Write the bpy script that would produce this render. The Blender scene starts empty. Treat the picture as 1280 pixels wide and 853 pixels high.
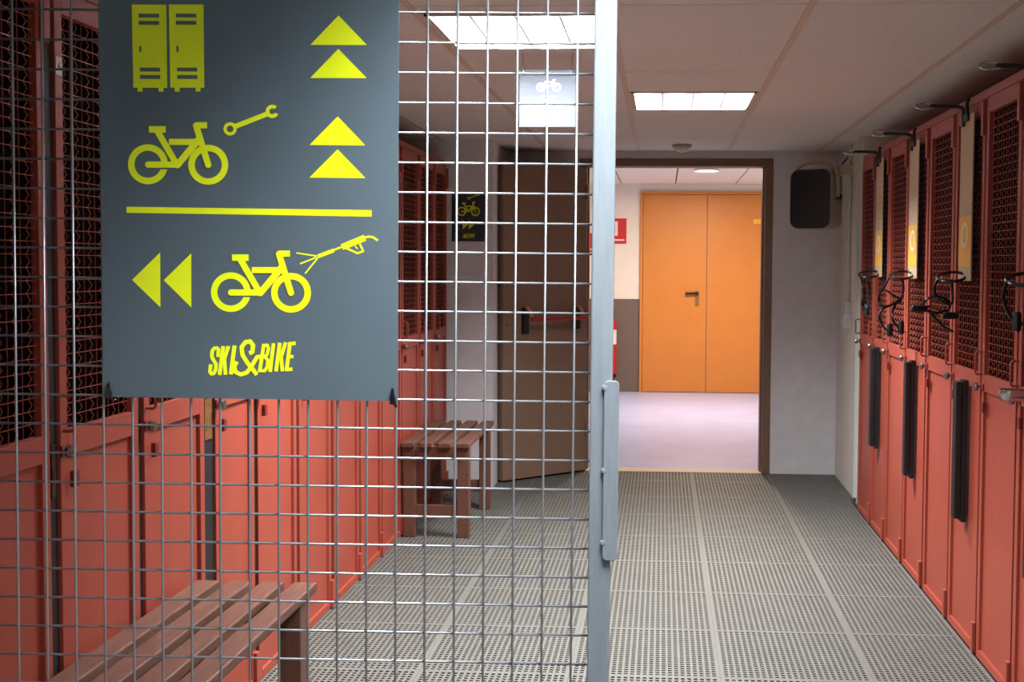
import bpy, bmesh, math, random
from mathutils import Matrix, Vector
random.seed(7)
S = bpy.context.scene
COL = S.collection

# ------------------------------------------------------------------ camera
CM = [[0.99855242, -0.00635387, 0.05341060], [0.00878881, 0.99892665, -0.04547854], [-0.05306431, 0.04588212, 0.99753647]]
def _w(r): return Vector((r[0], r[2], -r[1]))
right, down, fwd = _w(CM[0]), _w(CM[1]), _w(CM[2])
cam_data = bpy.data.cameras.new('camera')
cam = bpy.data.objects.new('camera', cam_data); COL.objects.link(cam)
mw = Matrix((right, -down, -fwd)).transposed().to_4x4(); mw.translation = Vector((0, 0, 1.4))
cam.matrix_world = mw
cam_data.sensor_width = 36; cam_data.lens = 1450 * 36 / 1280
cam_data.shift_x = -(750 - 640) / 1280; cam_data.shift_y = (400 - 426.5) / 1280
cam_data.clip_start = 0.05
S.camera = cam

# ------------------------------------------------------------------ world + exposure
W = bpy.data.worlds.new('world'); S.world = W; W.use_nodes = True
W.node_tree.nodes['Background'].inputs[0].default_value = (0.5, 0.5, 0.5, 1)
W.node_tree.nodes['Background'].inputs[1].default_value = 0.0
S.view_settings.view_transform = 'Standard'; S.view_settings.look = 'None'
S.view_settings.gamma = 1; S.view_settings.use_curve_mapping = False
S.view_settings.exposure = 0.18
PANEL_W = 84.0          # power of one fluorescent ceiling panel
DOWN_W = 76.0           # power of one corridor downlight

# ------------------------------------------------------------------ materials
def srgb(r, g, b):
    f = lambda c: (c / 255 / 12.92) if c / 255 <= 0.04045 else ((c / 255 + 0.055) / 1.055) ** 2.4
    return (f(r), f(g), f(b), 1)
def mat(name, col, rough=0.6, metal=0.0, var=0.0, scale=8.0, bump=0.0, bscale=120.0, spec=0.5, stretch=None, col2=None, coat=0.0):
    m = bpy.data.materials.new(name); m.use_nodes = True
    nt = m.node_tree; b = nt.nodes['Principled BSDF']
    b.inputs['Base Color'].default_value = col
    b.inputs['Roughness'].default_value = rough; b.inputs['Metallic'].default_value = metal
    b.inputs['Specular IOR Level'].default_value = spec
    b.inputs['Coat Weight'].default_value = coat
    tc = nt.nodes.new('ShaderNodeTexCoord'); src = tc.outputs['Object']
    if stretch:
        mp = nt.nodes.new('ShaderNodeMapping'); mp.inputs['Scale'].default_value = stretch
        nt.links.new(src, mp.inputs['Vector']); src = mp.outputs['Vector']
    if var or col2:
        n = nt.nodes.new('ShaderNodeTexNoise'); n.inputs['Scale'].default_value = scale; n.inputs['Detail'].default_value = 6
        n.inputs['Roughness'].default_value = 0.65
        nt.links.new(src, n.inputs['Vector'])
        rp = nt.nodes.new('ShaderNodeValToRGB'); rp.color_ramp.elements[0].position = 0.3; rp.color_ramp.elements[1].position = 0.7
        c2 = col2 or tuple(min(1, c * (1 + var)) for c in col[:3]) + (1,)
        rp.color_ramp.elements[0].color = tuple(c * (1 - var) for c in col[:3]) + (1,)
        rp.color_ramp.elements[1].color = c2
        nt.links.new(n.outputs['Fac'], rp.inputs['Fac']); nt.links.new(rp.outputs['Color'], b.inputs['Base Color'])
    if bump:
        n2 = nt.nodes.new('ShaderNodeTexNoise'); n2.inputs['Scale'].default_value = bscale; n2.inputs['Detail'].default_value = 4
        nt.links.new(src, n2.inputs['Vector'])
        bp = nt.nodes.new('ShaderNodeBump'); bp.inputs['Strength'].default_value = bump; bp.inputs['Distance'].default_value = 0.003
        nt.links.new(n2.outputs['Fac'], bp.inputs['Height']); nt.links.new(bp.outputs['Normal'], b.inputs['Normal'])
    return m
M = {}
M['red'] = mat('red paint', srgb(158, 70, 52), 0.45, var=0.10, scale=3, bump=0.03, bscale=60)
M['darkred'] = mat('dark red paint', srgb(120, 34, 28), 0.5)
M['redwire'] = mat('red wire', srgb(158, 70, 52), 0.4)
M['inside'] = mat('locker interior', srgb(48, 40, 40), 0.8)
M['blackgap'] = mat('black filler', srgb(28, 27, 30), 0.6)
M['galv'] = mat('galvanised steel', srgb(116, 124, 130), 0.42, metal=0.35, var=0.10, scale=30, stretch=(4, 4, 0.4))
M['wire'] = mat('zinc wire', srgb(158, 163, 168), 0.36, metal=0.85)
M['mat'] = mat('grey plastic mat', srgb(100, 98, 91), 0.6, var=0.10, scale=6)
M['slab'] = mat('dark concrete', srgb(44, 43, 41), 0.9, var=0.2, scale=10)
M['wall'] = mat('grey wall paint', srgb(228, 229, 230), 0.75, var=0.05, scale=14, bump=0.25, bscale=70)
M['white_wall'] = mat('white wall paint', srgb(236, 230, 222), 0.75, var=0.03, scale=10, bump=0.2, bscale=70)
M['tile'] = mat('ceiling tile', srgb(242, 236, 228), 0.9, var=0.06, scale=60, bump=0.3, bscale=260)
M['runner'] = mat('ceiling runner', srgb(228, 206, 184), 0.6)
M['plenum'] = mat('plenum', srgb(60, 56, 52), 0.9)
M['brown_door'] = mat('brown door paint', srgb(142, 114, 92), 0.5, var=0.05, scale=4)
M['brown_frame'] = mat('brown frame paint', srgb(126, 100, 80), 0.5)
M['orange_door'] = mat('ochre door paint', srgb(208, 132, 58), 0.45, var=0.04, scale=4)
M['dado'] = mat('grey dado paint', srgb(112, 98, 92), 0.6, var=0.04)
M['blue_floor'] = mat('lilac blue floor', srgb(186, 198, 246), 0.35, var=0.08, scale=3)
M['wood'] = mat('brown stained wood', srgb(104, 68, 53), 0.5, var=0.3, scale=9, stretch=(9, 1, 9), bump=0.15, bscale=40)
M['wood_dark'] = mat('dark stained wood', srgb(104, 68, 53), 0.5, var=0.22, scale=9, stretch=(9, 9, 1))
M['sign'] = mat('slate sign panel', srgb(76, 89, 96), 0.36, var=0.03, scale=5)
M['yellow'] = mat('yellow vinyl', srgb(226, 238, 20), 0.34)
M['blacksign'] = mat('black sign panel', srgb(46, 48, 52), 0.4)
M['white'] = mat('white plastic', srgb(232, 232, 230), 0.45)
M['acrylic'] = mat('silver grey acrylic', srgb(84, 88, 94), 0.35)
M['black'] = mat('black rubber', srgb(20, 20, 22), 0.5)
M['blackgloss'] = mat('black cable sheath', srgb(16, 16, 18), 0.25)
M['steel'] = mat('polished steel', srgb(205, 205, 208), 0.2, metal=1.0)
M['greysteel'] = mat('grey steel knob', srgb(150, 140, 132), 0.3, metal=0.9)
M['brass'] = mat('brass plate', srgb(160, 118, 70), 0.4, metal=0.6)
M['bronze'] = mat('dark bronze plate', srgb(72, 52, 42), 0.45, metal=0.4)
M['tan'] = mat('tan plate', srgb(196, 172, 138), 0.55)
M['label_yellow'] = mat('amber sticker', srgb(240, 184, 62), 0.45)
M['beige'] = mat('beige casing', srgb(176, 166, 140), 0.5)
M['louvre'] = mat('white louvre', srgb(225, 228, 234), 0.35, metal=0.2)
M['blade'] = mat('anodised louvre blade', srgb(200, 204, 210), 0.25, metal=0.9)
M['switch'] = mat('grey white plastic', srgb(206, 212, 202), 0.4)
M['signred'] = mat('sign red', srgb(206, 40, 36), 0.45)
M['bar_red'] = mat('push bar red', srgb(176, 44, 34), 0.4)
M['pad'] = mat('tan lever', srgb(222, 160, 116), 0.5)
M['ext_red'] = mat('extinguisher red', srgb(206, 34, 28), 0.3)
def emis(name, col, s):
    m = bpy.data.materials.new(name); m.use_nodes = True
    b = m.node_tree.nodes['Principled BSDF']; b.inputs['Emission Color'].default_value = col; b.inputs['Emission Strength'].default_value = s
    b.inputs['Base Color'].default_value = col
    return m
M['tube'] = emis('fluorescent tube', (0.86, 0.93, 1, 1), 9)
M['lens'] = emis('downlight lens', (1, 0.82, 0.6, 1), 30)

# ------------------------------------------------------------------ builders
class MB:
    def __init__(s): s.v = []; s.f = []
    def box(s, x0, x1, y0, y1, z0, z1):
        n = len(s.v)
        s.v += [(x, y, z) for z in (z0, z1) for y in (y0, y1) for x in (x0, x1)]
        s.f += [tuple(n + i for i in q) for q in ((0, 2, 3, 1), (4, 5, 7, 6), (0, 1, 5, 4), (2, 6, 7, 3), (0, 4, 6, 2), (1, 3, 7, 5))]
        return s
    def tube(s, pts, r, n=8, closed=False, cap=True):
        pts = [Vector(p) for p in pts]; N = len(pts); base = len(s.v); up = None
        for i, p in enumerate(pts):
            if closed: t = pts[(i + 1) % N] - pts[i - 1]
            else: t = pts[min(i + 1, N - 1)] - pts[max(i - 1, 0)]
            t = t.normalized() if t.length > 1e-9 else Vector((0, 0, 1))
            if up is None:
                a = Vector((0, 0, 1)) if abs(t.z) < 0.9 else Vector((1, 0, 0)); up = t.cross(a).normalized()
            else:
                up = (up - t * up.dot(t)); up = up.normalized() if up.length > 1e-6 else t.orthogonal().normalized()
            w = t.cross(up)
            rr = r[i] if isinstance(r, (list, tuple)) else r
            for k in range(n):
                a = 2 * math.pi * k / n + math.pi / n
                s.v.append(tuple(p + up * (rr * math.cos(a)) + w * (rr * math.sin(a))))
        for i in range(N if closed else N - 1):
            j = (i + 1) % N
            for k in range(n):
                s.f.append((base + i * n + k, base + i * n + (k + 1) % n, base + j * n + (k + 1) % n, base + j * n + k))
        if cap and not closed:
            s.f.append(tuple(base + k for k in reversed(range(n)))); s.f.append(tuple(base + (N - 1) * n + k for k in range(n)))
        return s
    def lathe(s, prof, c=(0, 0, 0), n=20, axis='z', cap=True):
        base = len(s.v)
        for r, h in prof:
            for k in range(n):
                a = 2 * math.pi * k / n; x, y = r * math.cos(a), r * math.sin(a)
                p = {'z': (x, y, h), 'y': (x, h, y), 'x': (h, x, y)}[axis]
                s.v.append((c[0] + p[0], c[1] + p[1], c[2] + p[2]))
        for i in range(len(prof) - 1):
            for k in range(n):
                s.f.append((base + i * n + k, base + i * n + (k + 1) % n, base + (i + 1) * n + (k + 1) % n, base + (i + 1) * n + k))
        if cap and prof[0][0] > 1e-6: s.f.append(tuple(base + k for k in reversed(range(n))))
        if cap and prof[-1][0] > 1e-6: s.f.append(tuple(base + (len(prof) - 1) * n + k for k in range(n)))
        return s
    def prism(s, poly, fn, d0, d1):            # poly: 2-D outline, fn(u, v, d) -> 3-D
        n = len(poly); base = len(s.v)
        s.v += [fn(u, v, d0) for u, v in poly] + [fn(u, v, d1) for u, v in poly]
        s.f.append(tuple(base + i for i in reversed(range(n)))); s.f.append(tuple(base + n + i for i in range(n)))
        for i in range(n):
            j = (i + 1) % n; s.f.append((base + i, base + j, base + n + j, base + n + i))
        return s
    def mesh(s, name):
        me = bpy.data.meshes.new(name); me.from_pydata([tuple(p) for p in s.v], [], s.f)
        bm = bmesh.new(); bm.from_mesh(me); bmesh.ops.recalc_face_normals(bm, faces=bm.faces); bm.to_mesh(me); bm.free()
        me.update(); return me
def obj(name, mb, m, parent=None, smooth=False, bevel=0.0):
    me = mb.mesh(name) if isinstance(mb, MB) else mb
    if not me.materials: me.materials.append(M[m])
    o = bpy.data.objects.new(name, me); COL.objects.link(o)
    if parent: o.parent = parent
    if smooth:
        me.shade_smooth()
        try: me.set_sharp_from_angle(angle=math.radians(40))
        except Exception: pass
    if bevel:
        b = o.modifiers.new('bevel', 'BEVEL'); b.width = bevel; b.segments = 2; b.limit_method = 'ANGLE'
    return o
def tag(o, label, cat, group=None, kind=None):
    o['label'] = label; o['category'] = cat
    if group: o['group'] = group
    if kind: o['kind'] = kind
    return o
def thing(name, label, cat, loc=(0, 0, 0), rot=(0, 0, 0), group=None, kind=None):
    o = bpy.data.objects.new(name, None); COL.objects.link(o); o.location = loc; o.rotation_euler = rot
    o.empty_display_size = 0.1
    return tag(o, label, cat, group, kind)
def struct(name, mb, m, label, cat, **k):
    return tag(obj(name, mb, m, **k), label, cat, kind='structure')
def spline(pts, sub=8, closed=False):
    P = [Vector(p) for p in pts]; N = len(P); out = []
    for i in range(N if closed else N - 1):
        g = (lambda j: P[j % N]) if closed else (lambda j: P[max(0, min(N - 1, j))])
        a, b, c, d = g(i - 1), g(i), g(i + 1), g(i + 2)
        for k in range(sub):
            t = k / sub
            out.append(0.5 * ((2 * b) + (c - a) * t + (2 * a - 5 * b + 4 * c - d) * t * t + (3 * b - a - 3 * c + d) * t ** 3))
    if not closed: out.append(P[-1])
    return out
def rrect(w, h, r, n=5):
    out = []
    for cx, cy, a0 in ((w / 2 - r, h / 2 - r, 0), (-w / 2 + r, h / 2 - r, 90), (-w / 2 + r, -h / 2 + r, 180), (w / 2 - r, -h / 2 + r, 270)):
        for k in range(n + 1):
            a = math.radians(a0 + 90 * k / n); out.append((cx + r * math.cos(a), cy + r * math.sin(a)))
    return out
ORD = ['first', 'second', 'third', 'fourth', 'fifth', 'sixth', 'seventh', 'eighth', 'ninth', 'tenth', 'eleventh', 'twelfth', 'thirteenth', 'fourteenth']

# ------------------------------------------------------------------ the setting
XL, XR = -1.335, 1.145            # locker fronts
WL, WR = -1.80, 1.63              # side walls behind the lockers
CEIL = 2.178
YB = 7.88                         # back wall
Y0 = -3.0                         # wall behind the photographer
YC = 12.95                        # far corridor wall
CC = 2.322                        # corridor ceiling
floor = struct('floor', MB().box(WL - .1, WR + .1, Y0 - .1, YB + .02, -0.2, -0.02), 'slab', 'dark concrete floor under the perforated grey plastic mats', 'floor')
PIT = 0.519
xe = [-0.826 - PIT, -0.826, -0.307, 0.212, 0.729, XR - 0.004]
ye = [3.914 + 0.519 * k for k in range(-8, 8)] + [YB]
def mat_mesh(w, d):
    mb = MB(); h0, h1 = -0.02, 0.0
    nx, ny = max(2, round(w / PIT * 23)), max(2, round(d / PIT * 23)); bx, by = 0.0145, 0.012
    # long ribs
    px = (w - 2 * bx + 0.0085) / nx; py = (d - 2 * by + 0.0095) / ny
    mb.box(0.0004, bx, 0.0004, d - .0004, h0, h1); mb.box(w - bx, w - .0004, 0.0004, d - .0004, h0, h1)
    mb.box(bx, w - bx, 0.0004, by, h0, h1); mb.box(bx, w - bx, d - by, d - .0004, h0, h1)
    for i in range(1, nx):
        x = bx + i * px - 0.0085; mb.box(x, x + 0.0085, by, d - by, h0, h1)
    for j in range(1, ny):
        y = by + j * py - 0.0095; mb.box(bx, w - bx, y, y + 0.0095, h1 - 0.0045, h1 - 0.0008)
    return mb.mesh('floor_mat')
mm = {}
for i in range(len(xe) - 1):
    for j in range(len(ye) - 1):
        xb = 1.179 if i == len(xe) - 2 and ye[j] > 6.98 else xe[i + 1]
        w, d = round(xb - xe[i], 4), round(ye[j + 1] - ye[j], 4)
        if ye[j + 1] > 7.25 and i == 0: continue
        if (w, d) not in mm: mm[(w, d)] = mat_mesh(w, d)
        o = obj('floor_mat', mm[(w, d)], 'mat', floor); o.location = (xe[i], ye[j], 0)
# cut mats in front of and beside the left pier
for x0, x1, y0, y1 in ((xe[0], xe[1], ye[14], 7.2), (-1.055, xe[1], 7.2, 7.547), (-1.055, xe[1], 7.547, YB)):
    obj('floor_mat', mat_mesh(x1 - x0, y1 - y0), 'mat', floor).location = (x0, y0, 0)

ZT = 2.42
struct('wall_left', MB().box(WL - .1, WL, Y0, YB, -.2, ZT), 'wall', 'plain grey wall hidden behind the long row of red lockers', 'wall')
struct('wall_right', MB().box(WR, WR + .1, Y0, YB, -.2, ZT), 'wall', 'plain grey wall behind the red lockers with bike hooks', 'wall')
struct('wall_front', MB().box(WL, WR, Y0 - .1, Y0, -.2, ZT), 'wall', 'plain grey wall at the entrance end of the room', 'wall')
DX0, DX1, DZ = -0.512, 0.686, 2.078     # clear door opening
wb = MB()
wb.box(WL, DX0 - .05, YB, YB + .13, -.2, ZT); wb.box(DX1 + .052, WR, YB, YB + .13, -.2, ZT); wb.box(DX0 - .05, DX1 + .052, YB, YB + .13, DZ + .05, ZT)
struct('wall_back', wb, 'wall', 'grey plastered end wall around the doorway to the corridor', 'wall')
struct('wall_left_pier', MB().box(WL, -1.055, 7.2, YB, -.2, ZT), 'wall', 'grey wall pier carrying the small black bicycle sign', 'wall')
struct('wall_right_pier', MB().box(1.18, WR, 6.97, YB, -.2, ZT), 'white_wall', 'white wall return with conduit and light switch', 'wall')
fr = MB()
fr.box(DX0 - .052, DX0, YB - .012, YB + .142, 0, DZ); fr.box(DX1, DX1 + .054, YB - .012, YB + .142, 0, DZ); fr.box(DX0 - .052, DX1 + .054, YB - .012, YB + .142, DZ, DZ + .052)
t1 = struct('trim_1', fr, 'brown_frame', 'dark brown steel door frame around the corridor opening', 'door frame', bevel=.004)
obj('rebate', MB().box(DX1 - .012, DX1, YB + .05, YB + .142, 0, DZ).box(DX0, DX0 + .012, YB + .05, YB + .142, 0, DZ), 'brown_frame', t1)
obj('strike_plate', MB().box(DX1 - .003, DX1 + .001, YB + .01, YB + .04, .92, 1.04), 'greysteel', t1)
struct('trim_2', MB().box(DX0, DX1, YB - .005, YB + .14, -.2, .004), 'runner', 'pale threshold strip in the corridor doorway', 'threshold')

# ceiling
ceiling = struct('ceiling', MB().box(WL - .1, WR + .1, Y0 - .1, YB + .13, ZT, ZT + .1), 'plenum', 'suspended ceiling of pale mineral tiles in a runner grid', 'ceiling')
cx = [WL, -1.365, -.765, -.165, .435, 1.035, WR]
cy = [y for y in (3.49 + 1.19 * k for k in range(-6, 4)) if y > Y0] ; cy = [Y0] + cy + [YB]
LIGHTS = [(2, 3.60), (3, 5.21), (3, 1.22), (2, -.39)]      # column index, near edge
LS = 0.565
def ctile(x0, x1, y0, y1):
    obj('ceiling_tile', MB().box(x0 + .004, x1 - .004, y0 + .004, y1 - .004, CEIL, CEIL + .016), 'tile', ceiling, bevel=.007)
for i in range(len(cx) - 1):
    for j in range(len(cy) - 1):
        x0, x1, y0, y1 = cx[i], cx[i + 1], cy[j], cy[j + 1]
        cuts = [L for L in LIGHTS if L[0] == i and y0 - .01 <= L[1] < y1]
        if cuts:
            ly = cuts[0][1]
            if ly - y0 > .03: ctile(x0, x1, y0, ly)
            if y1 - ly - LS > .03: ctile(x0, x1, ly + LS, y1)
            # side fillers next to the fitting
            obj('ceiling_tile', MB().box(x0 + .002, x0 + .0175, ly, ly + LS, CEIL, CEIL + .016).box(x1 - .0175, x1 - .002, ly, ly + LS, CEIL, CEIL + .016), 'tile', ceiling)
        else: ctile(x0, x1, y0, y1)
for x in cx[1:-1]:
    obj('ceiling_runner', MB().box(x - .012, x + .012, Y0, YB, CEIL - .004, CEIL + .02), 'runner', ceiling)

# corridor beyond the doorway
CX0, CX1 = -2.1, 2.2
struct('floor_corridor', MB().box(CX0, CX1, YB + .0, YC + .1, -.2, .0), 'blue_floor', 'smooth lilac blue corridor floor beyond the doorway', 'floor')
cb = struct('wall_corridor_back', MB().box(CX0, CX1, YC, YC + .1, -.2, ZT + .1), 'white_wall', 'white corridor end wall with a grey painted dado', 'wall')
obj('dado', MB().box(CX0, -.217, YC - .004, YC, 0, 1.04).box(1.137, CX1, YC - .004, YC, 0, 1.04), 'dado', cb)
struct('wall_corridor_left', MB().box(CX0 - .1, CX0, YB + .13, YC, -.2, ZT + .1), 'white_wall', 'white side wall of the corridor behind the open brown door', 'wall')
struct('wall_corridor_right', MB().box(CX1, CX1 + .1, YB + .13, YC, -.2, ZT + .1), 'white_wall', 'white side wall of the corridor past the orange door', 'wall')
cc = struct('ceiling_corridor', MB().box(CX0, CX1, YB + .13, YC, CC + .02, ZT + .2), 'plenum', 'white tiled ceiling of the warmly lit corridor', 'ceiling')
gx = [CX0, -1.66, -1.06, -.46, .14, .80, 1.4, CX1]; gy = [YB + .13, 9.35, 10.55, 11.75, YC]
for i in range(len(gx) - 1):
    for j in range(len(gy) - 1):
        obj('ceiling_tile', MB().box(gx[i] + .006, gx[i + 1] - .006, gy[j] + .004, gy[j + 1] - .004, CC, CC + .016), 'tile', cc, bevel=.002)

# ------------------------------------------------------------------ lights the room has
def panel_light(col, ly, label, off=None):
    nm = (lambda n, k='': f'{off}_{n}{k}_offscreen') if off else (lambda n, k='': n)
    x0 = cx[col] + .0175; x1 = cx[col + 1] - .0175; w = x1 - x0
    t = thing(nm('ceiling_light'), label, 'light', ((x0 + x1) / 2, ly + LS / 2, CEIL), group='recessed fluorescent ceiling lights')
    h = LS / 2 - .002; hw = w / 2 - .002
    hs = MB().box(-hw, hw, -h, h, .085, .09).box(-hw, -hw + .006, -h, h, 0, .085).box(hw - .006, hw, -h, h, 0, .085).box(-hw, hw, -h, -h + .006, 0, .085).box(-hw, hw, h - .006, h, 0, .085)
    obj('housing', hs, 'louvre', t)
    obj('frame', MB().box(-hw, hw, -h, -h + .014, -.004, .0).box(-hw, hw, h - .014, h, -.004, .0).box(-hw, -hw + .014, -h, h, -.004, .0).box(hw - .014, hw, -h, h, -.004, .0), 'runner', t)
    tw = 2 * hw / 4
    for k in range(4):
        xx = -hw + tw * (k + .5)
        obj(nm('fluorescent_tube', ['', '_b', '_c', '_d'][k]), MB().tube([(xx, -h + .02, .06), (xx, h - .02, .06)], .008, 8), 'tube', t, smooth=True)
    for k in range(1, 4):
        xx = -hw + tw * k
        obj('louvre_divider', MB().prism([(-.003, .0), (.003, .0), (.002, .034), (-.002, .034)], lambda u, v, d, xx=xx: (xx + u, d, v), -h + .007, h - .007), 'louvre', t)
    for k in range(1, 9):
        yy = -h + 2 * h * k / 9
        bl = obj('louvre_blade', MB().box(-hw + .007, hw - .007, yy - .0014, yy + .0014, .006, .026).box(-hw + .007, hw - .007, yy - .0022, yy + .0022, .000, .006), 'blade', t)
    l = bpy.data.lights.new('panel_lamp', 'AREA'); l.shape = 'RECTANGLE'; l.size = .05; l.size_y = LS - .05
    l.energy = PANEL_W / 4; l.color = (.93, .96, 1.0); l.spread = math.radians(134)
    for k in range(4):
        lo = bpy.data.objects.new(nm('panel_lamp', ['', '_b', '_c', '_d'][k]), l); COL.objects.link(lo); lo.parent = t; lo.location = (-hw + tw * (k + .5), 0, .045)
panel_light(*LIGHTS[0], 'recessed louvred ceiling light with the small hanging sign at its edge')
panel_light(*LIGHTS[1], 'recessed louvred ceiling light in the tiles before the smoke detector')
panel_light(*LIGHTS[2], 'recessed louvred ceiling light before the mesh gate', 'gate')
panel_light(*LIGHTS[3], 'recessed louvred ceiling light toward the entrance wall', 'entrance')
def downlight(x, y, label):
    t = thing('downlight', label, 'light', (x, y, CC))
    obj('bezel', MB().lathe([(.085, 0), (.12, -.004), (.122, -.014), (.118, -.018), (.088, -.014)], n=28, cap=False), 'white', t, smooth=True)
    obj('lens', MB().lathe([(.088, -.006), (.088, -.010)], n=28), 'lens', t)
    l = bpy.data.lights.new('downlight_lamp', 'AREA'); l.shape = 'DISK'; l.size = .17; l.energy = DOWN_W; l.color = (1, .79, .58)
    lo = bpy.data.objects.new('downlight_lamp', l); COL.objects.link(lo); lo.parent = t; lo.location = (0, 0, -.0125)
downlight(.41, 11.04, 'glowing round downlight in the corridor ceiling before the orange door')
# smoke detector
t = thing('smoke_detector', 'small white dome smoke detector on the ceiling over the doorway', 'smoke detector', (.12, 7.44, CEIL))
obj('base', MB().lathe([(.062, 0), (.064, -.012), (.058, -.018)], n=24), 'beige', t, smooth=True)
obj('dome', MB().lathe([(.05, -.018), (.044, -.034), (.024, -.046), (0.0001, -.05)], n=24), 'white', t, smooth=True)

# ------------------------------------------------------------------ lockers
LH = 2.06; ZB = -0.02
_wm = None
def wire_mesh_data():
    global _wm
    if _wm: return _wm
    mb = MB(); W0, H0 = 0.33, 0.925; n = 12; rows = 33; r = .0013
    for j in range(rows + 1):
        z = H0 * j / rows; mb.tube([(0, 0, z), (W0, 0, z)], r, 4, cap=False)
    for i in range(n + 1):
        x = W0 * i / n
        pts = [(x + (.0042 if k % 2 else -.0042), (.002 if (k + i) % 2 else -.002), H0 * k / (rows * 2)) for k in range(rows * 2 + 1)]
        mb.tube(pts, r, 4, cap=False)
    _wm = mb.mesh('wire_mesh'); _wm.materials.append(M['redwire']); return _wm
def lock_knob():
    return MB().lathe([(.004, 0), (.004, -.012), (.013, -.014), (.016, -.022), (.013, -.030), (.0001, -.032)], axis='y', n=16)
def locker(loc, rz, w, gap, label, group, wide=False, number=None, brass=False):
    """origin at the front-left foot; x runs along the row, y goes into the locker"""
    t = thing('locker', label, 'locker', loc, (0, 0, rz), group)
    D = .44; b = MB(); th = .006
    b.box(0.0005, th, .02, D, 0, LH).box(w - th, w - .0005, .02, D, 0, LH).box(th, w - th, D - th, D, 0, LH)
    b.box(th, w - th, .02, D, 0, .03).box(th, w - th, .02, D, LH - .02, LH)
    b.box(th, w - th, .03, D - th, 1.012, 1.02)
    body = obj('body', b, 'inside', t)
    obj('top_rail', MB().box(0.0005, w - .0005, 0.004, .024, LH - .03, LH), 'red', t)
    obj('filler_strip', MB().box(w - gap, w - .0005, .008, .03, .0, LH - .03), 'blackgap', t)
    dw = w - gap; g = .0025
    d = MB(); s = .034; f = 0.018
    d.box(g, s, 0, f, .022, 2.026).box(dw - s, dw - g, 0, f, .022, 2.026)
    d.box(s, dw - s, 0, f, 1.972, 2.026).box(s, dw - s, 0, f, .985, 1.045).box(s, dw - s, 0, f, .022, .052)
    d.box(s, dw - s, .010, f, .052, .985)
    door = obj('door', d, 'red', t, bevel=.0012)
    wm = obj('wire_mesh', wire_mesh_data(), 'redwire', door); wm['kind'] = 'stuff'
    wm.location = (s - .002, .011, 1.046); wm.scale = ((dw - 2 * s + .004) / .33, 1, 1)
    # pull handle: flat U bracket standing off the left stile
    obj('handle', MB().tube([(.014, .0, 1.045), (.014, -.022, 1.045), (.014, -.026, 1.05), (.014, -.026, 1.12), (.014, -.022, 1.125), (.014, 0, 1.125)], .0042, 6), 'red', door, smooth=True)
    obj('knob', lock_knob(), 'greysteel', door, smooth=True).location = (.006, .001, 1.0)
    obj('hasp', MB().box(.002, .040, -.004, .001, .988, 1.012), 'darkred', door)
    obj('lock_box', MB().box(.042, .066, -.012, .001, .912, .95), 'darkred', door, bevel=.002)
    for z in (.028, 1.895):
        obj('hinge', MB().box(dw - .022, dw + .004, -.012, .002, z, z + (.11 if z < 1 else .125)), 'red', door, bevel=.002)
    if number:
        obj('number_label', MB().box(.006, .032, -.0012, .0002, 1.835, 1.875), 'white', door)
        nm = text_mesh(number, .026, .0003); q = obj('printed_number', nm, 'black', door); q.location = (.012, -.0016, 1.846); q.rotation_euler = (math.pi / 2, 0, 0)
    if brass:
        obj('latch_plate', MB().box(w - gap + .012, w - .012, .004, .009, .90, 1.02).box(w - gap + .024, w - .024, .003, .005, .93, .965), brass, t)
    return t
def text_mesh(body, size, ext=0.0003, shear=0.0, bold=0.0, align='LEFT'):
    c = bpy.data.curves.new('lettering', 'FONT'); c.body = body; c.size = size; c.shear = shear; c.extrude = ext; c.offset = bold; c.align_x = align
    o = bpy.data.objects.new('lettering', c); COL.objects.link(o)
    dg = bpy.context.evaluated_depsgraph_get(); me = bpy.data.meshes.new_from_object(o.evaluated_get(dg))
    bpy.data.objects.remove(o); bpy.data.curves.remove(c); me.materials.clear(); return me
# right row: boundaries along the corridor, far to near
RB = [6.77, 6.345, 5.945, 5.51, 5.075, 4.632, 4.207, 3.785, 3.36, 2.935, 2.51, 2.085]
for i in range(len(RB) - 1):
    w = RB[i] - RB[i + 1]
    locker((XR, RB[i], ZB), -math.pi / 2, w, .012 if i != 3 else .02, f'red mesh-door locker, {ORD[i]} from the white switch wall', 'red lockers in the bike hook row')
# left row: ends of the black gaps, near to far
LG = [(2.035, 2.060), (2.459, 2.499), (2.889, 2.917), (3.316, 3.395), (3.729, 3.76), (4.172, 4.201), (4.616, 4.656), (5.051, 5.079), (5.463, 5.48), (5.89, 5.905), (6.325, 6.34), (6.755, 6.77), (7.145, 7.155)]
prev = 1.62; nL = len(LG)
for i, (a, b) in enumerate(LG):
    locker((XL, prev, ZB), math.pi / 2, b - prev, b - a, f'red mesh-door locker, {ORD[nL - 1 - i]} from the grey pier behind the benches', 'red lockers behind the benches', number='6' if i == 2 else None, brass={1: 'bronze', 3: 'brass'}.get(i))
    prev = b

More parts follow.
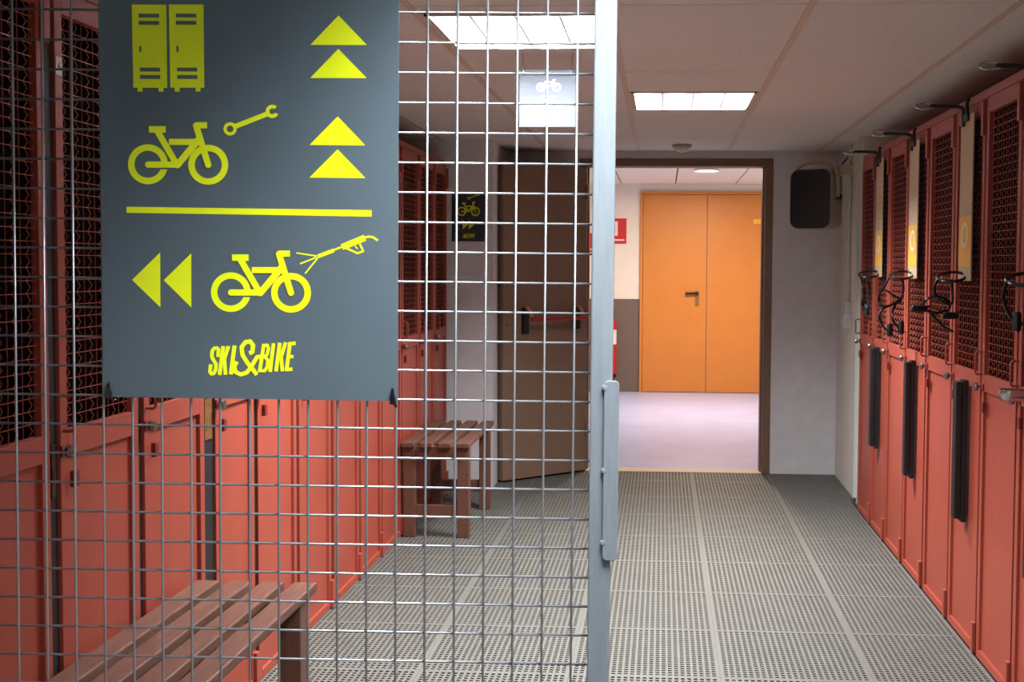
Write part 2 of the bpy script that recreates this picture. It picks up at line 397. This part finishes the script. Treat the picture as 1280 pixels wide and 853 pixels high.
# ------------------------------------------------------------------ bike racks, locks and bumpers on the right row
rk = [(6.12, 6.143, 'second'), (5.295, 5.277, 'fourth'), (4.395, 4.376, 'sixth'), (3.52, 3.50, 'eighth')]
PX = 1.128
for k, (yc, yb, od) in enumerate(rk):
    t = thing('bike_rack', f'black bike hook arm with tan back plate on the {od} locker from the switch wall', 'bike rack', (PX, yc, 1.36), group='bike hook racks on the right lockers')
    obj('back_plate', MB().box(-.004, .002, -.088, .088, -.005, .61), 'tan', t, bevel=.003)
    obj('spacer', MB().box(.002, .0168, -.03, .03, .5, .60), 'black', t); obj('spacer', MB().box(.002, .0168, -.03, .03, .02, .06), 'black', t)
    st = obj('sticker', MB().box(-.0048, -.0038, -.085, .085, .05, .235), 'label_yellow', t)
    ring = MB(); n = 32
    for a in range(n):
        a0, a1 = 2 * math.pi * a / n, 2 * math.pi * (a + 1) / n
        P = lambda r, an: (r * math.cos(an) * .95, .165 + r * math.sin(an))
        ring.prism([P(.034, a0), P(.048, a0), P(.048, a1), P(.034, a1)], lambda u, v, d: (d, u, v), -.0054, -.0047)
    obj('printed_ring', ring, 'white', st)
    arm = spline([(-.008, .03, .57), (-.010, .03, .615), (-.012, .032, .636), (-.03, .035, .645), (-.09, .035, .648), (-.135, .035, .648)], 6)
    obj('hook_arm', MB().tube(arm, .0075, 8), 'black', t, smooth=True)
    obj('arm_brace', MB().tube(spline([(-.008, -.02, .60), (-.012, -.025, .655), (-.010, -.04, .66)], 4), .007, 8).box(-.012, -.003, -.035, .045, .585, .612), 'black', t)
    loop = spline([(-.125, .035, .654), (-.15, .035, .660), (-.176, .035, .657), (-.186, .035, .648), (-.176, .035, .640), (-.15, .035, .637), (-.125, .035, .641)], 5)
    obj('hook_tip', MB().tube(loop, .0042, 8), 'steel', t, smooth=True)
    hoop = [(-.05 + .052 * math.cos(a), .047 * math.sin(a), .010 + .006 * math.cos(a) + .016 * math.sin(a)) for a in [2 * math.pi * q / 28 for q in range(28)]]
    obj('cable_hoop', MB().tube(hoop, .0058, 8, closed=True), 'blackgloss', t, smooth=True)
    # rubber wheel bumper
    t = thing('wheel_bumper', f'upright black rubber wheel bumper on the {od} locker from the switch wall', 'bumper', (XR, yb, .45), group='rubber wheel bumpers on the right lockers')
    obj('rail', MB().box(-.018, .0002, 0, .058, .0, .535), 'black', t, bevel=.002)
    obj('rubber_pad', MB().box(-.044, -.019, .004, .054, .012, .528), 'black', t, bevel=.004)
cab = {
 0: [[(-.10, 0, 1.366), (-.085, .0, 1.33), (-.075, .01, 1.27), (-.085, .0, 1.21), (-.06, -.01, 1.19), (-.045, .0, 1.25), (-.05, .01, 1.33), (-.07, 0, 1.345), (-.08, -.01, 1.28), (-.06, 0, 1.20), (-.05, .015, 1.17), (-.075, .01, 1.19), (-.07, -.01, 1.30)]],
 1: [[(-.098, 0, 1.37), (-.12, 0, 1.33), (-.142, .01, 1.29), (-.148, .01, 1.25), (-.12, -.01, 1.23), (-.07, 0, 1.25), (-.04, .01, 1.29), (-.045, 0, 1.34), (-.065, -.01, 1.355)],
     [(-.115, .0, 1.30), (-.08, -.01, 1.275), (-.05, 0, 1.255), (-.09, .01, 1.235), (-.135, .0, 1.215), (-.15, -.01, 1.18), (-.13, 0, 1.14), (-.105, 0, 1.115)],
     [(-.05, 0, 1.27), (-.08, .02, 1.22), (-.085, .01, 1.17), (-.065, 0, 1.14), (-.05, 0, 1.12)]],
 2: [[(-.10, 0, 1.37), (-.112, 0, 1.32), (-.09, .01, 1.285), (-.05, -.01, 1.27), (-.045, .0, 1.32), (-.05, .0, 1.36)],
     [(-.12, 0, 1.265), (-.15, .01, 1.25), (-.14, 0, 1.285), (-.10, -.01, 1.295), (-.06, 0, 1.28), (-.055, .01, 1.25), (-.10, 0, 1.235), (-.14, 0, 1.245)],
     [(-.13, 0, 1.24), (-.10, .01, 1.21), (-.07, 0, 1.18), (-.04, -.01, 1.165)]],
 3: [[(-.10, 0, 1.37), (-.11, 0, 1.31), (-.08, .01, 1.25), (-.05, 0, 1.24), (-.04, 0, 1.30), (-.05, 0, 1.36)]],
}
heads = {0: [(-.06, 0, 1.185)], 1: [(-.10, 0, 1.125), (-.048, 0, 1.135)], 2: [(-.165, 0, 1.25), (-.05, 0, 1.225)], 3: [(-.07, 0, 1.245)]}
desc = ['tightly bundled black cable lock', 'black cable lock in loose silver-edged loops', 'black cable lock tangled in wide sideways loops', 'black cable lock in one hanging loop']
for k, (yc, yb, od) in enumerate(rk):
    t = thing('cable_lock', f'{desc[k]} on the {od} locker from the switch wall', 'cable lock', (PX, yc, 1.2), group='cable locks on the bike racks')
    for q, pts in enumerate(cab[k]):
        obj('cable', MB().tube(spline([(x, y, z - 1.2) for x, y, z in pts], 8), .0052, 8), 'blackgloss' if not (k == 1 and q == 1) else 'blackgloss', t, smooth=True)
    for x, y, z in heads[k]:
        h = obj('lock_barrel', MB().lathe([(.009, -.03), (.0135, -.026), (.0135, .022), (.010, .028)], n=14, axis='x' if k == 2 else 'z'), 'black', t, smooth=True); h.location = (x, y, z - 1.2)
        obj('key_end', MB().lathe([(.0085, -.034), (.0085, -.030)], n=14, axis='x' if k == 2 else 'z'), 'steel', h)
# polished cradle beside the fourth rack
t = thing('metal_cradle', 'polished metal cradle with an open curved trough on the eighth locker', 'bracket', (XR, 3.56, 1.0))
prof = [(.036 * math.cos(a), .036 * math.sin(a)) for a in [math.pi + math.pi * q / 12 for q in range(13)]]
inner = [(.031 * math.cos(a), .031 * math.sin(a)) for a in [2 * math.pi - math.pi * q / 12 for q in range(13)]]
obj('trough', MB().prism(prof + inner, lambda u, v, d: (d, u, v + .036), -.098, -.004), 'steel', t)
cap = MB(); cap.lathe([(.036, 0), (.034, -.010), (.026, -.018), (.012, -.022), (.0001, -.023)], n=24, axis='x')
cap.v = [(x - .098, y, (z if z < 0 else z * .05) + .036) for x, y, z in cap.v]
obj('rounded_end', cap, 'steel', t, smooth=True)
obj('mounting_plate', MB().box(-.006, .0002, -.03, .03, -.01, .07), 'steel', t)

# ------------------------------------------------------------------ benches
def bench(y0, y1, label):
    t = thing('bench', label, 'bench', (-1.326, y0, 0), group='slatted wooden benches along the lockers')
    Wd = .352; Lb = y1 - y0; zt = .495
    for k in range(4):
        x = k * (Wd - .068) / 3
        obj('slat', MB().box(x, x + .068, 0, Lb, zt - .026, zt), 'wood', t, bevel=.005)
    for x in (.006, Wd - .066):
        for y in (.03, Lb - .14):
            obj('leg', MB().box(x, x + .06, y, y + .06, .0, zt - .026), 'wood_dark', t, bevel=.003)
    for y in (.035, Lb - .135):
        obj('crosspiece', MB().box(.066, Wd - .066, y + .008, y + .042, zt - .086, zt - .026), 'wood_dark', t)
        obj('stretcher', MB().box(.066, Wd - .066, y + .01, y + .04, .10, .165), 'wood_dark', t, bevel=.002)
    return t
bench(5.83, 6.71, 'brown slatted wooden bench standing near the grey pier and open door')
bench(2.37, 3.225, 'brown slatted wooden bench standing just behind the mesh gate')

# ------------------------------------------------------------------ mesh gate
GO = (-1.0929, 1.9141, 1.8264); GR = (0, 0.0059, 0.0334)
gate = thing('mesh_gate', 'galvanised steel gate of welded square wire mesh with tubular frame', 'gate', GO, GR)
ZB0 = -GO[2] + .002
def zloc(z): return z - GO[2]
vw = MB().tube([(0, 0, ZB0 + .08), (0, 0, .17)], .00205, 8).mesh('mesh_wire'); vw.materials.append(M['wire']); vw.shade_smooth()
hw_ = MB().tube([(-.2, 0, 0), (.985, 0, 0)], .00205, 8).mesh('mesh_wire'); hw_.materials.append(M['wire']); hw_.shade_smooth()
for i in range(-3, 20):
    obj('mesh_wire', vw, 'wire', gate).location = (.05 * i, -.002, 0)
for j in range(-3, 36):
    obj('mesh_wire', hw_, 'wire', gate).location = (0, .002, -.05 * j)
obj('lock_stile', MB().box(.978, 1.0155, -.020, .018, ZB0 - .008, .20), 'galv', gate, bevel=.003)
obj('hinge_stile', MB().box(-.222, -.184, -.020, .018, ZB0, .20), 'galv', gate, bevel=.003)
obj('top_rail', MB().box(-.184, .978, -.019, .017, .165, .20), 'galv', gate, bevel=.003)
obj('bottom_rail', MB().box(-.184, .978, -.019, .017, ZB0 + .06, ZB0 + .095), 'galv', gate, bevel=.003)
lp = MB(); z0, z1 = .913 - GO[2], 1.216 - GO[2]; zc = (z0 + z1) / 2
lp.prism([(u + 1.0145, v + zc) for u, v in rrect(.025, z1 - z0, .008)], lambda u, v, d: (u, d, v), -.026, -.0205)
plate = obj('latch_plate', lp, 'galv', gate, bevel=.001)
for z in (z1 - .012, zc, z0 + .03):
    obj('weld_bead', MB().lathe([(.0001, -.027), (.004, -.0265), (.0055, -.023), (.004, -.02)], c=(1.003, 0, z), n=10, axis='y'), 'galv', plate, smooth=True)

# ------------------------------------------------------------------ flat print helpers
class Print:
    """flat print on a panel: outlines in layout units, mapped to panel metres"""
    def __init__(s, fn): s.fn = fn; s.mb = MB(); s.n = 0
    def poly(s, pts, lift=0):
        base = len(s.mb.v); d = lift * .0001 + s.n * .000004; s.n += 1
        for x, y in pts:
            u, v = s.fn(x, y); s.mb.v.append((u, -d, v))
        s.mb.f.append(tuple(range(base, base + len(pts)))); return s
    def stroke(s, pts, w, lift=0, rnd=False):
        for i, ((x0, y0), (x1, y1)) in enumerate(zip(pts[:-1], pts[1:])):
            L = math.hypot(x1 - x0, y1 - y0); nx, ny = -(y1 - y0) / L * w / 2, (x1 - x0) / L * w / 2
            s.poly([(x0 + nx, y0 + ny), (x1 + nx, y1 + ny), (x1 - nx, y1 - ny), (x0 - nx, y0 - ny)], lift)
        js = pts if rnd else pts[1:-1]
        for x, y in js: s.disc(x, y, w / 2, lift)
        return s
    def disc(s, x, y, r, lift=0):
        return s.poly([(x + r * math.cos(a), y + r * math.sin(a)) for a in [2 * math.pi * k / 20 for k in range(20)]], lift)
    def arc(s, x, y, r0, r1, a0, a1, lift=0, n=40):
        for k in range(n):
            t0 = math.radians(a0 + (a1 - a0) * k / n); t1_ = math.radians(a0 + (a1 - a0) * (k + 1) / n)
            s.poly([(x + r0 * math.cos(t0), y + r0 * math.sin(t0)), (x + r1 * math.cos(t0), y + r1 * math.sin(t0)), (x + r1 * math.cos(t1_), y + r1 * math.sin(t1_)), (x + r0 * math.cos(t1_), y + r0 * math.sin(t1_))], lift)
        return s
    def done(s, name, m, parent):
        return obj(name, s.mb, m, parent)
def X(ox, oy, k): return lambda p: (ox + p[0] * k, oy + p[1] * k)
def bicycle(P, D, T):
    t = lambda *pts: [T(p) for p in pts]; k = T((1, 0))[0] - T((0, 0))[0]
    x, y = T((248, 600)); P.arc(x, y, 120 * k, 178 * k, 0, 360)
    x, y = T((785, 605)); P.arc(x, y, 120 * k, 178 * k, 0, 360)
    if D:
        D.stroke(t((345, 330), (500, 585)), 86 * k, 1); D.stroke(t((345, 603), (480, 603)), 84 * k, 1)
        D.stroke(t((560, 560), (690, 405)), 92 * k, 1); D.stroke(t((705, 420), (760, 545)), 90 * k, 1)
    P.poly(t((258, 262), (408, 262), (408, 320), (258, 320)), 2)
    P.stroke(t((330, 300), (500, 592)), 56 * k, 2); P.stroke(t((250, 603), (515, 603)), 56 * k, 2, True)
    P.stroke(t((512, 606), (700, 380)), 60 * k, 2, True); P.stroke(t((436, 402), (665, 402)), 54 * k, 2)
    P.stroke(t((678, 258), (785, 605)), 56 * k, 2, True); P.stroke(t((678, 255), (776, 255)), 56 * k, 2)
def wrench(P, T):
    k = T((1, 0))[0] - T((0, 0))[0]
    x, y = T((565, 540)); P.arc(x, y, 14 * k, 28 * k, 0, 360, n=24)
    P.stroke([T((586, 530)), T((722, 477))], 21 * k)
    x, y = T((742, 467)); P.arc(x, y, 12 * k, 28 * k, 25, 315, n=24)
def logo(P, T):
    k = T((1, 0))[0] - T((0, 0))[0]
    st = lambda pts, w: P.stroke([T(p) for p in pts], w * k)
    st([(218, 315), (226, 222), (205, 202), (172, 207), (148, 240), (142, 310), (165, 355), (196, 405), (190, 475), (165, 520), (135, 524), (118, 500), (130, 405)], 46)
    st([(285, 180), (238, 540)], 48); st([(350, 178), (290, 365)], 46); st([(298, 330), (312, 536)], 46)
    st([(425, 170), (378, 532)], 52)
    st([(605, 268), (645, 250), (655, 170), (618, 118), (560, 128), (512, 190), (522, 285), (585, 390), (640, 455), (702, 535)], 54)
    st([(455, 370), (420, 430), (435, 500), (500, 532), (575, 508), (630, 440), (672, 365), (705, 312), (745, 310)], 52)
    st([(788, 150), (735, 500)], 46); st([(785, 170), (828, 165), (845, 200), (832, 275), (800, 312), (838, 350), (828, 440), (798, 485), (735, 482)], 40)
    st([(908, 142), (865, 498)], 46); st([(985, 136), (938, 494)], 46); st([(1058, 130), (995, 330)], 44); st([(1000, 300), (1018, 490)], 44)
    st([(1112, 130), (1068, 488)], 46); st([(1095, 150), (1182, 140)], 44); st([(1085, 312), (1155, 304)], 42); st([(1065, 470), (1142, 462)], 44)

# ------------------------------------------------------------------ main wayfinding sign on the gate
sgn = thing('direction_sign', 'large slate grey direction sign with yellow pictograms tied to the mesh gate', 'sign', GO, GR)
obj('panel', MB().prism([(.1487, .058), (.652, .058), (.6535, -.6515), (.1535, -.6515)], lambda u, v, d: (u, d, v), -.0090, -.0050), 'sign', sgn)
fn = lambda x, y: (.0013493 * x - .0000023 * y - .017539, .000015 * x - .0013361 * y + .0120086)
def new_print(): return Print(fn)
def place(o, lift=0): o.location = (0, -.0092 - lift, 0); return o
T1 = X(120, 0, .2969); T2 = X(120, 250, .3047); TB = X(150, 120, .1407); TB2 = X(150 + 103.6, 120 + 160.5, .1407); TG = X(360, 280, .1055); TL = X(250, 415, .1016)
P = new_print(); slots = []
for dx in (0, 156):
    P.poly([T1(p) for p in ((153 + dx, 20), (298 + dx, 21), (301 + dx, 368), (158 + dx, 367))])
    for fx in (176, 264): P.poly([T1(p) for p in ((fx + dx, 366), (fx + 21 + dx, 366), (fx + 21 + dx, 384), (fx + dx, 384))])
    for x0, y0, x1, y1 in ((182, 58, 268, 74), (182, 88, 268, 104), (184, 192, 193, 217), (186, 283, 271, 299), (187, 314, 272, 330)):
        slots.append([T1(p) for p in ((x0 + dx, y0), (x1 + dx, y0 + 1), (x1 + dx, y1 + 1), (x0 + dx, y1))])
q = place(P.done('locker_pictogram', 'yellow', sgn))
for sl in slots:
    Dk = new_print(); Dk.poly(sl, 2); Dk.done('locker_slot', 'sign', q)
for T in (TB, TB2):
    P = new_print(); Dk = new_print(); bicycle(P, Dk, T)
    q = place(P.done('bicycle_pictogram', 'yellow', sgn)); Dk.done('pictogram_gaps', 'sign', q)
P = new_print(); wrench(P, T1); place(P.done('wrench_pictogram', 'yellow', sgn))
for tri in (((1018, 68), (900, 190), (1137, 191)), ((1018, 207), (900, 328), (1137, 329)), ((1016, 488), (898, 608), (1132, 610)), ((1016, 626), (898, 745), (1133, 747))):
    P = new_print(); P.poly([T1(p) for p in tri]); place(P.done('arrow', 'yellow', sgn))
for tri in (((145, 327), (262, 213), (262, 441)), ((276, 328), (390, 217), (390, 442))):
    P = new_print(); P.poly([T2(p) for p in tri]); place(P.done('arrow', 'yellow', sgn))
P = new_print(); P.poly([T2(p) for p in ((124, 25), (1130, 39), (1130, 65), (124, 50))]); place(P.done('divider_line', 'yellow', sgn))
P = new_print()
P.poly([TG(p) for p in ((625, 235), (895, 122), (928, 190), (655, 300))])
g = lambda pts, w, r=False: P.stroke([TG(p) for p in pts], w * .1055, 0, r)
g([(350, 380), (545, 305)], 44); g([(540, 302), (642, 264)], 22); g([(700, 283), (825, 340), (893, 314), (855, 235)], 23, True); g([(795, 252), (826, 290)], 14)
g([(905, 155), (955, 141), (1010, 150), (1065, 188)], 25, False)
for a in ((100, 337, 335, 372), (145, 465, 340, 388), (205, 582, 350, 402)): g([(a[0], a[1]), (a[2], a[3])], 17)
place(P.done('jet_wash_pictogram', 'yellow', sgn))
P = new_print(); logo(P, TL); place(P.done('lettering', 'yellow', sgn))
for x, y in ((134.5, 490), (492, 497)):
    u, v = fn(x, y)
    tie = obj('cable_tie', MB().tube(spline([(u, -.011, v + .010), (u + .002, -.0125, v - .004), (u + .004, -.009, v - .014), (u + .004, .004, v - .016), (u, .006, v), (u - .001, -.004, v + .014), (u, -.011, v + .010)], 5), .0026, 6).box(u - .004, u + .005, -.0145, -.009, v - .012, v + .000), 'blackgloss', sgn, smooth=True)

# ------------------------------------------------------------------ small black sign on the pier
t = thing('small_bike_sign', 'small black sign with yellow bicycle and arrows on the grey pier', 'sign', (-1.312, 7.2, 1.552))
obj('panel', MB().box(.0, .213, -.005, .001, 0, .308), 'blacksign', t)
f2 = lambda x, y: ((x - 60) / 500 * .213, .308 - (y - 90) / 715 * .308)
def pr2(): return Print(f2)
TS = X(205 - 248 * .378, 372 - 600 * .378, .378)
P = pr2(); bicycle(P, None, TS); P.done('bicycle_pictogram', 'yellow', t).location = (0, -.0052, 0)
P = pr2(); wrench(P, X(310 - 565 * .8, 185 - 540 * .8, .8)); P.done('wrench_pictogram', 'yellow', t).location = (0, -.0052, 0)
for ax in (220, 310):
    P = pr2(); P.poly([(ax, 495), (ax + 80, 565), (ax, 635)]); P.done('arrow', 'yellow', t).location = (0, -.0052, 0)
P = pr2(); logo(P, X(208, 670, .165)); P.done('lettering', 'yellow', t).location = (0, -.0052, 0)

# ------------------------------------------------------------------ hanging sign
t = thing('hanging_sign', 'square silver grey sign with white bicycle lettering hung from the ceiling', 'sign', (-.424, 4.26, 1.909))
obj('panel', MB().box(-.104, .104, -.003, .003, 0, .208), 'acrylic', t, bevel=.001)
for s in (-1, 1):
    obj('wire_hook', MB().tube([(s * .088 + .0, -.008, .188), (s * .088, -.008, .202), (s * .089, -.002, .215), (s * .092, 0, CEIL - 1.909 + .002)], .0028, 6), 'steel', t, smooth=True)
f3 = lambda x, y: (-.104 + (x - 88) / 670 * .208, .208 - (y - 100) / 695 * .208)
P = Print(f3)
for wx in (345, 530):
    P.arc(wx, 310, 30, 56, 0, 360)
TH = lambda p: p
for pts in ([(345, 310), (430, 310), (500, 250), (400, 250), (345, 310)], [(430, 320), (395, 235)], [(530, 310), (490, 225), (520, 222)]): P.stroke(pts, 20)
P.done('bicycle_pictogram', 'white', t).location = (0, -.0032, 0)
me = text_mesh('Bikefriendly', .040, .0002, .25, .0007, 'CENTER')
o = obj('lettering', me, 'white', t); o.location = (.002, -.0034, .072); o.rotation_euler = (math.pi / 2, -.03, 0)
P = Print(f3); P.stroke([(140, 632), (400, 605)], 14); P.stroke([(430, 605), (690, 600)], 8); P.done('underline', 'white', t).location = (0, -.0032, 0)
P = Print(f3)
for a in range(10): P.stroke([(330 + a * 20, 422), (342 + a * 20, 422)], 18)
for a in range(10): P.stroke([(332 + a * 19, 752), (346 + a * 19, 752)], 22)
P.done('small_print', 'white', t).location = (0, -.0032, 0)

# ------------------------------------------------------------------ open brown door with push bar
hp = Vector((-.515, 7.846, 0)); fp = Vector((-1.017, 7.388, 0)); dv = fp - hp; Ld = dv.length
ang = math.atan2(dv.y, dv.x)
d1 = thing('door_1', 'open brown steel door with a red push bar beside the pier', 'door', hp, (0, 0, ang), kind='structure')
# local x runs from hinge to free edge; room side is +y
obj('leaf', MB().box(.0, Ld, -.05, 0.0, .012, 2.068), 'brown_door', d1, bevel=.003)
obj('edge_strip', MB().box(Ld, Ld + .004, -.038, -.012, .02, 2.06), 'brown_frame', d1)
obj('lock_cylinder', MB().lathe([(.008, 0), (.008, .006), (.006, .008)], c=(Ld - .035, 0, 1.02), n=12, axis='y'), 'greysteel', d1)
for s_, nm in ((.515, 0), (.09, 1)):
    bxx = obj('bar_housing', MB().box(s_ - .02, s_ + .02, 0, .035, .96 if nm == 0 else .98, 1.13), 'black', d1, bevel=.004)
    obj('bar_lever', MB().tube([(s_, .03, 1.135), (s_, .055, 1.12), (s_, .105, 1.06)], [.012, .012, .009], 8), 'pad', d1, smooth=True)
obj('push_bar', MB().tube([(.075, .105, 1.058), (.53, .105, 1.058)], .014, 12), 'bar_red', d1, smooth=True)
for z in (.25, 1.05, 1.85):
    obj('hinge', MB().lathe([(.009, 0), (.009, .1)], c=(-.004, .004, z), n=10), 'brown_frame', d1)

# ------------------------------------------------------------------ ochre double door at the end of the corridor
d2 = thing('door_2', 'ochre orange double steel door closing the end of the corridor', 'door', (-.217, YC, 0), kind='structure')
WD = 1.354; HD = 2.206; ml = .712
obj('frame', MB().box(-.03, .0, -.03, .0, 0, HD + .03).box(WD, WD + .03, -.03, 0, 0, HD + .03).box(0, WD, -.03, 0, HD, HD + .03), 'orange_door', d2)
l1 = obj('leaf', MB().box(.004, ml - .004, -.022, .0, .008, HD - .003), 'orange_door', d2, bevel=.002)
l2 = obj('leaf', MB().box(ml + .004, WD - .004, -.022, .0, .008, HD - .003), 'orange_door', d2, bevel=.002)
obj('meeting_seam', MB().box(ml - .005, ml + .005, -.016, -.001, .012, HD - .01), 'brown_frame', d2)
obj('lever_handle', MB().tube([(.61, -.022, 1.11), (.61, -.06, 1.11), (.60, -.065, 1.112), (.475, -.065, 1.108)], .013, 8), 'black', l1, smooth=True)
obj('key_plate', MB().box(.585, .63, -.026, -.021, .965, 1.14), 'brass', l1, bevel=.002)
obj('yellow_sticker', MB().box(1.22, 1.34, -.0235, -.0215, 1.885, 1.935), 'label_yellow', l2)

# fire signs and extinguisher on the corridor wall
def fire_sign(x0, x1, z0, z1, label):
    t = thing('fire_sign', label, 'sign', (x0, YC, z0))
    w, h = x1 - x0, z1 - z0
    p = obj('panel', MB().box(0, w, -.006, .001, 0, h), 'signred', t)
    obj('printed_symbol', MB().box(w * .12, w * .56, -.0068, -.0058, h * .32, h * .88).box(w * .12, w * .9, -.0068, -.0058, h * .12, h * .18), 'white', t)
    obj('printed_extinguisher', MB().box(w * .26, w * .42, -.0074, -.0066, h * .40, h * .74).box(w * .30, w * .38, -.0074, -.0066, h * .74, h * .82), 'signred', t)
fire_sign(-.62, -.40, 1.655, 1.937, 'red fire extinguisher sign with white symbol near the orange door')
fire_sign(-.90, -.775, 1.56, 1.77, 'smaller red fire sign set lower beside the extinguisher sign')
t = thing('fire_extinguisher', 'red fire extinguisher hanging on the grey corridor dado', 'extinguisher', (-.575, YC - .085, .18))
obj('cylinder', MB().lathe([(.055, 0), (.072, .012), (.075, .03), (.075, .56), (.066, .62), (.04, .66), (.022, .675), (.022, .70)], n=24), 'ext_red', t, smooth=True)
obj('base_ring', MB().lathe([(.074, -.012), (.077, .02), (.0755, .03)], n=24, cap=False), 'black', t, smooth=True)
obj('valve', MB().lathe([(.024, .70), (.026, .745), (.012, .76)], n=14), 'brass', t, smooth=True)
obj('lever', MB().box(-.012, .012, -.10, .03, .765, .778).box(-.010, .010, -.08, .02, .735, .745), 'black', t)
obj('hose', MB().tube(spline([(-.02, 0, .73), (-.08, -.01, .74), (-.105, -.01, .66), (-.088, -.01, .45), (-.085, -.01, .28)], 6), .011, 8), 'black', t, smooth=True)
obj('instruction_label', MB().prism([(.0752 * math.cos(a), .0752 * math.sin(a)) for a in [math.radians(-140 + 10 * k) for k in range(15)]] + [(.0765 * math.cos(a), .0765 * math.sin(a)) for a in [math.radians(0 - 10 * k) for k in range(15)]], lambda u, v, d: (u, v, d), .36, .52), 'white', t)
obj('wall_bracket', MB().box(-.02, .02, .06, .086, .62, .70), 'black', t)

# ------------------------------------------------------------------ fan heater on the right wall
hz = thing('fan_heater', 'beige fan heater with black front grille bracketed high beside the doorway', 'heater', (.925, 7.36, 1.645), (0, 0, math.radians(-30)))
F = lambda u, v, d: (u, d, v + .187)
obj('casing', MB().prism(rrect(.268, .374, .055), F, -.0, .19), 'beige', hz, smooth=True)
fb = obj('front_grille', MB().prism(rrect(.262, .366, .052), F, -.014, .001), 'black', hz, smooth=True)
for k in range(11):
    v = -.125 + k * .024
    obj('grille_bar', MB().box(-.10, .10, -.018, -.0135, v + .187, v + .187 + .009), 'black', fb)
obj('bracket', MB().tube(spline([(-.128, .07, .31), (-.118, .07, .385), (-.05, .07, .420), (.06, .07, .420), (.132, .07, .39), (.152, .07, .30), (.152, .07, .20)], 6), .013, 8), 'beige', hz, smooth=True)
obj('wall_arm', MB().box(.10, .262, .085, .105, .335, .40), 'beige', hz)
obj('pivot_knob', MB().lathe([(.016, .136), (.016, .168), (.010, .172)], c=(0, .09, .20), n=14, axis='x'), 'black', hz, smooth=True)
obj('power_lead', MB().tube(spline([(.05, .19, .30), (.10, .24, .40), (.15, .27, .48), (.17, .28, .533)], 5), .005, 6), 'black', hz, smooth=True)

# switch and conduit on the white return
t = thing('light_switch', 'white surface light switch box at the end of the wall conduit', 'switch', (1.18, 7.36, 1.02))
obj('box', MB().box(-.045, .002, -.05, .05, 0, .10), 'switch', t, bevel=.005)
obj('rocker', MB().box(-.051, -.044, -.03, .03, .022, .078), 'switch', t, bevel=.002)
obj('upper_box', MB().box(-.035, .002, -.04, .04, .10, .17), 'switch', t, bevel=.004)
t = thing('conduit', 'thin white conduit running down the wall to the light switch', 'conduit', (1.18, 7.36, 1.19))
obj('pipe', MB().tube([(-.012, 0, -.005), (-.012, 0, CEIL - 1.19)], .011, 10), 'switch', t, smooth=True)
for z in (.25, .7):
    obj('clip', MB().box(-.026, .001, -.014, .014, z, z + .016), 'switch', t)
tag(obj('corner_trunking', MB().box(1.158, 1.1805, 7.0, 7.045, .02, CEIL - .001), 'switch', None), 'white vertical trunking strip at the end of the white wall return', 'trunking')
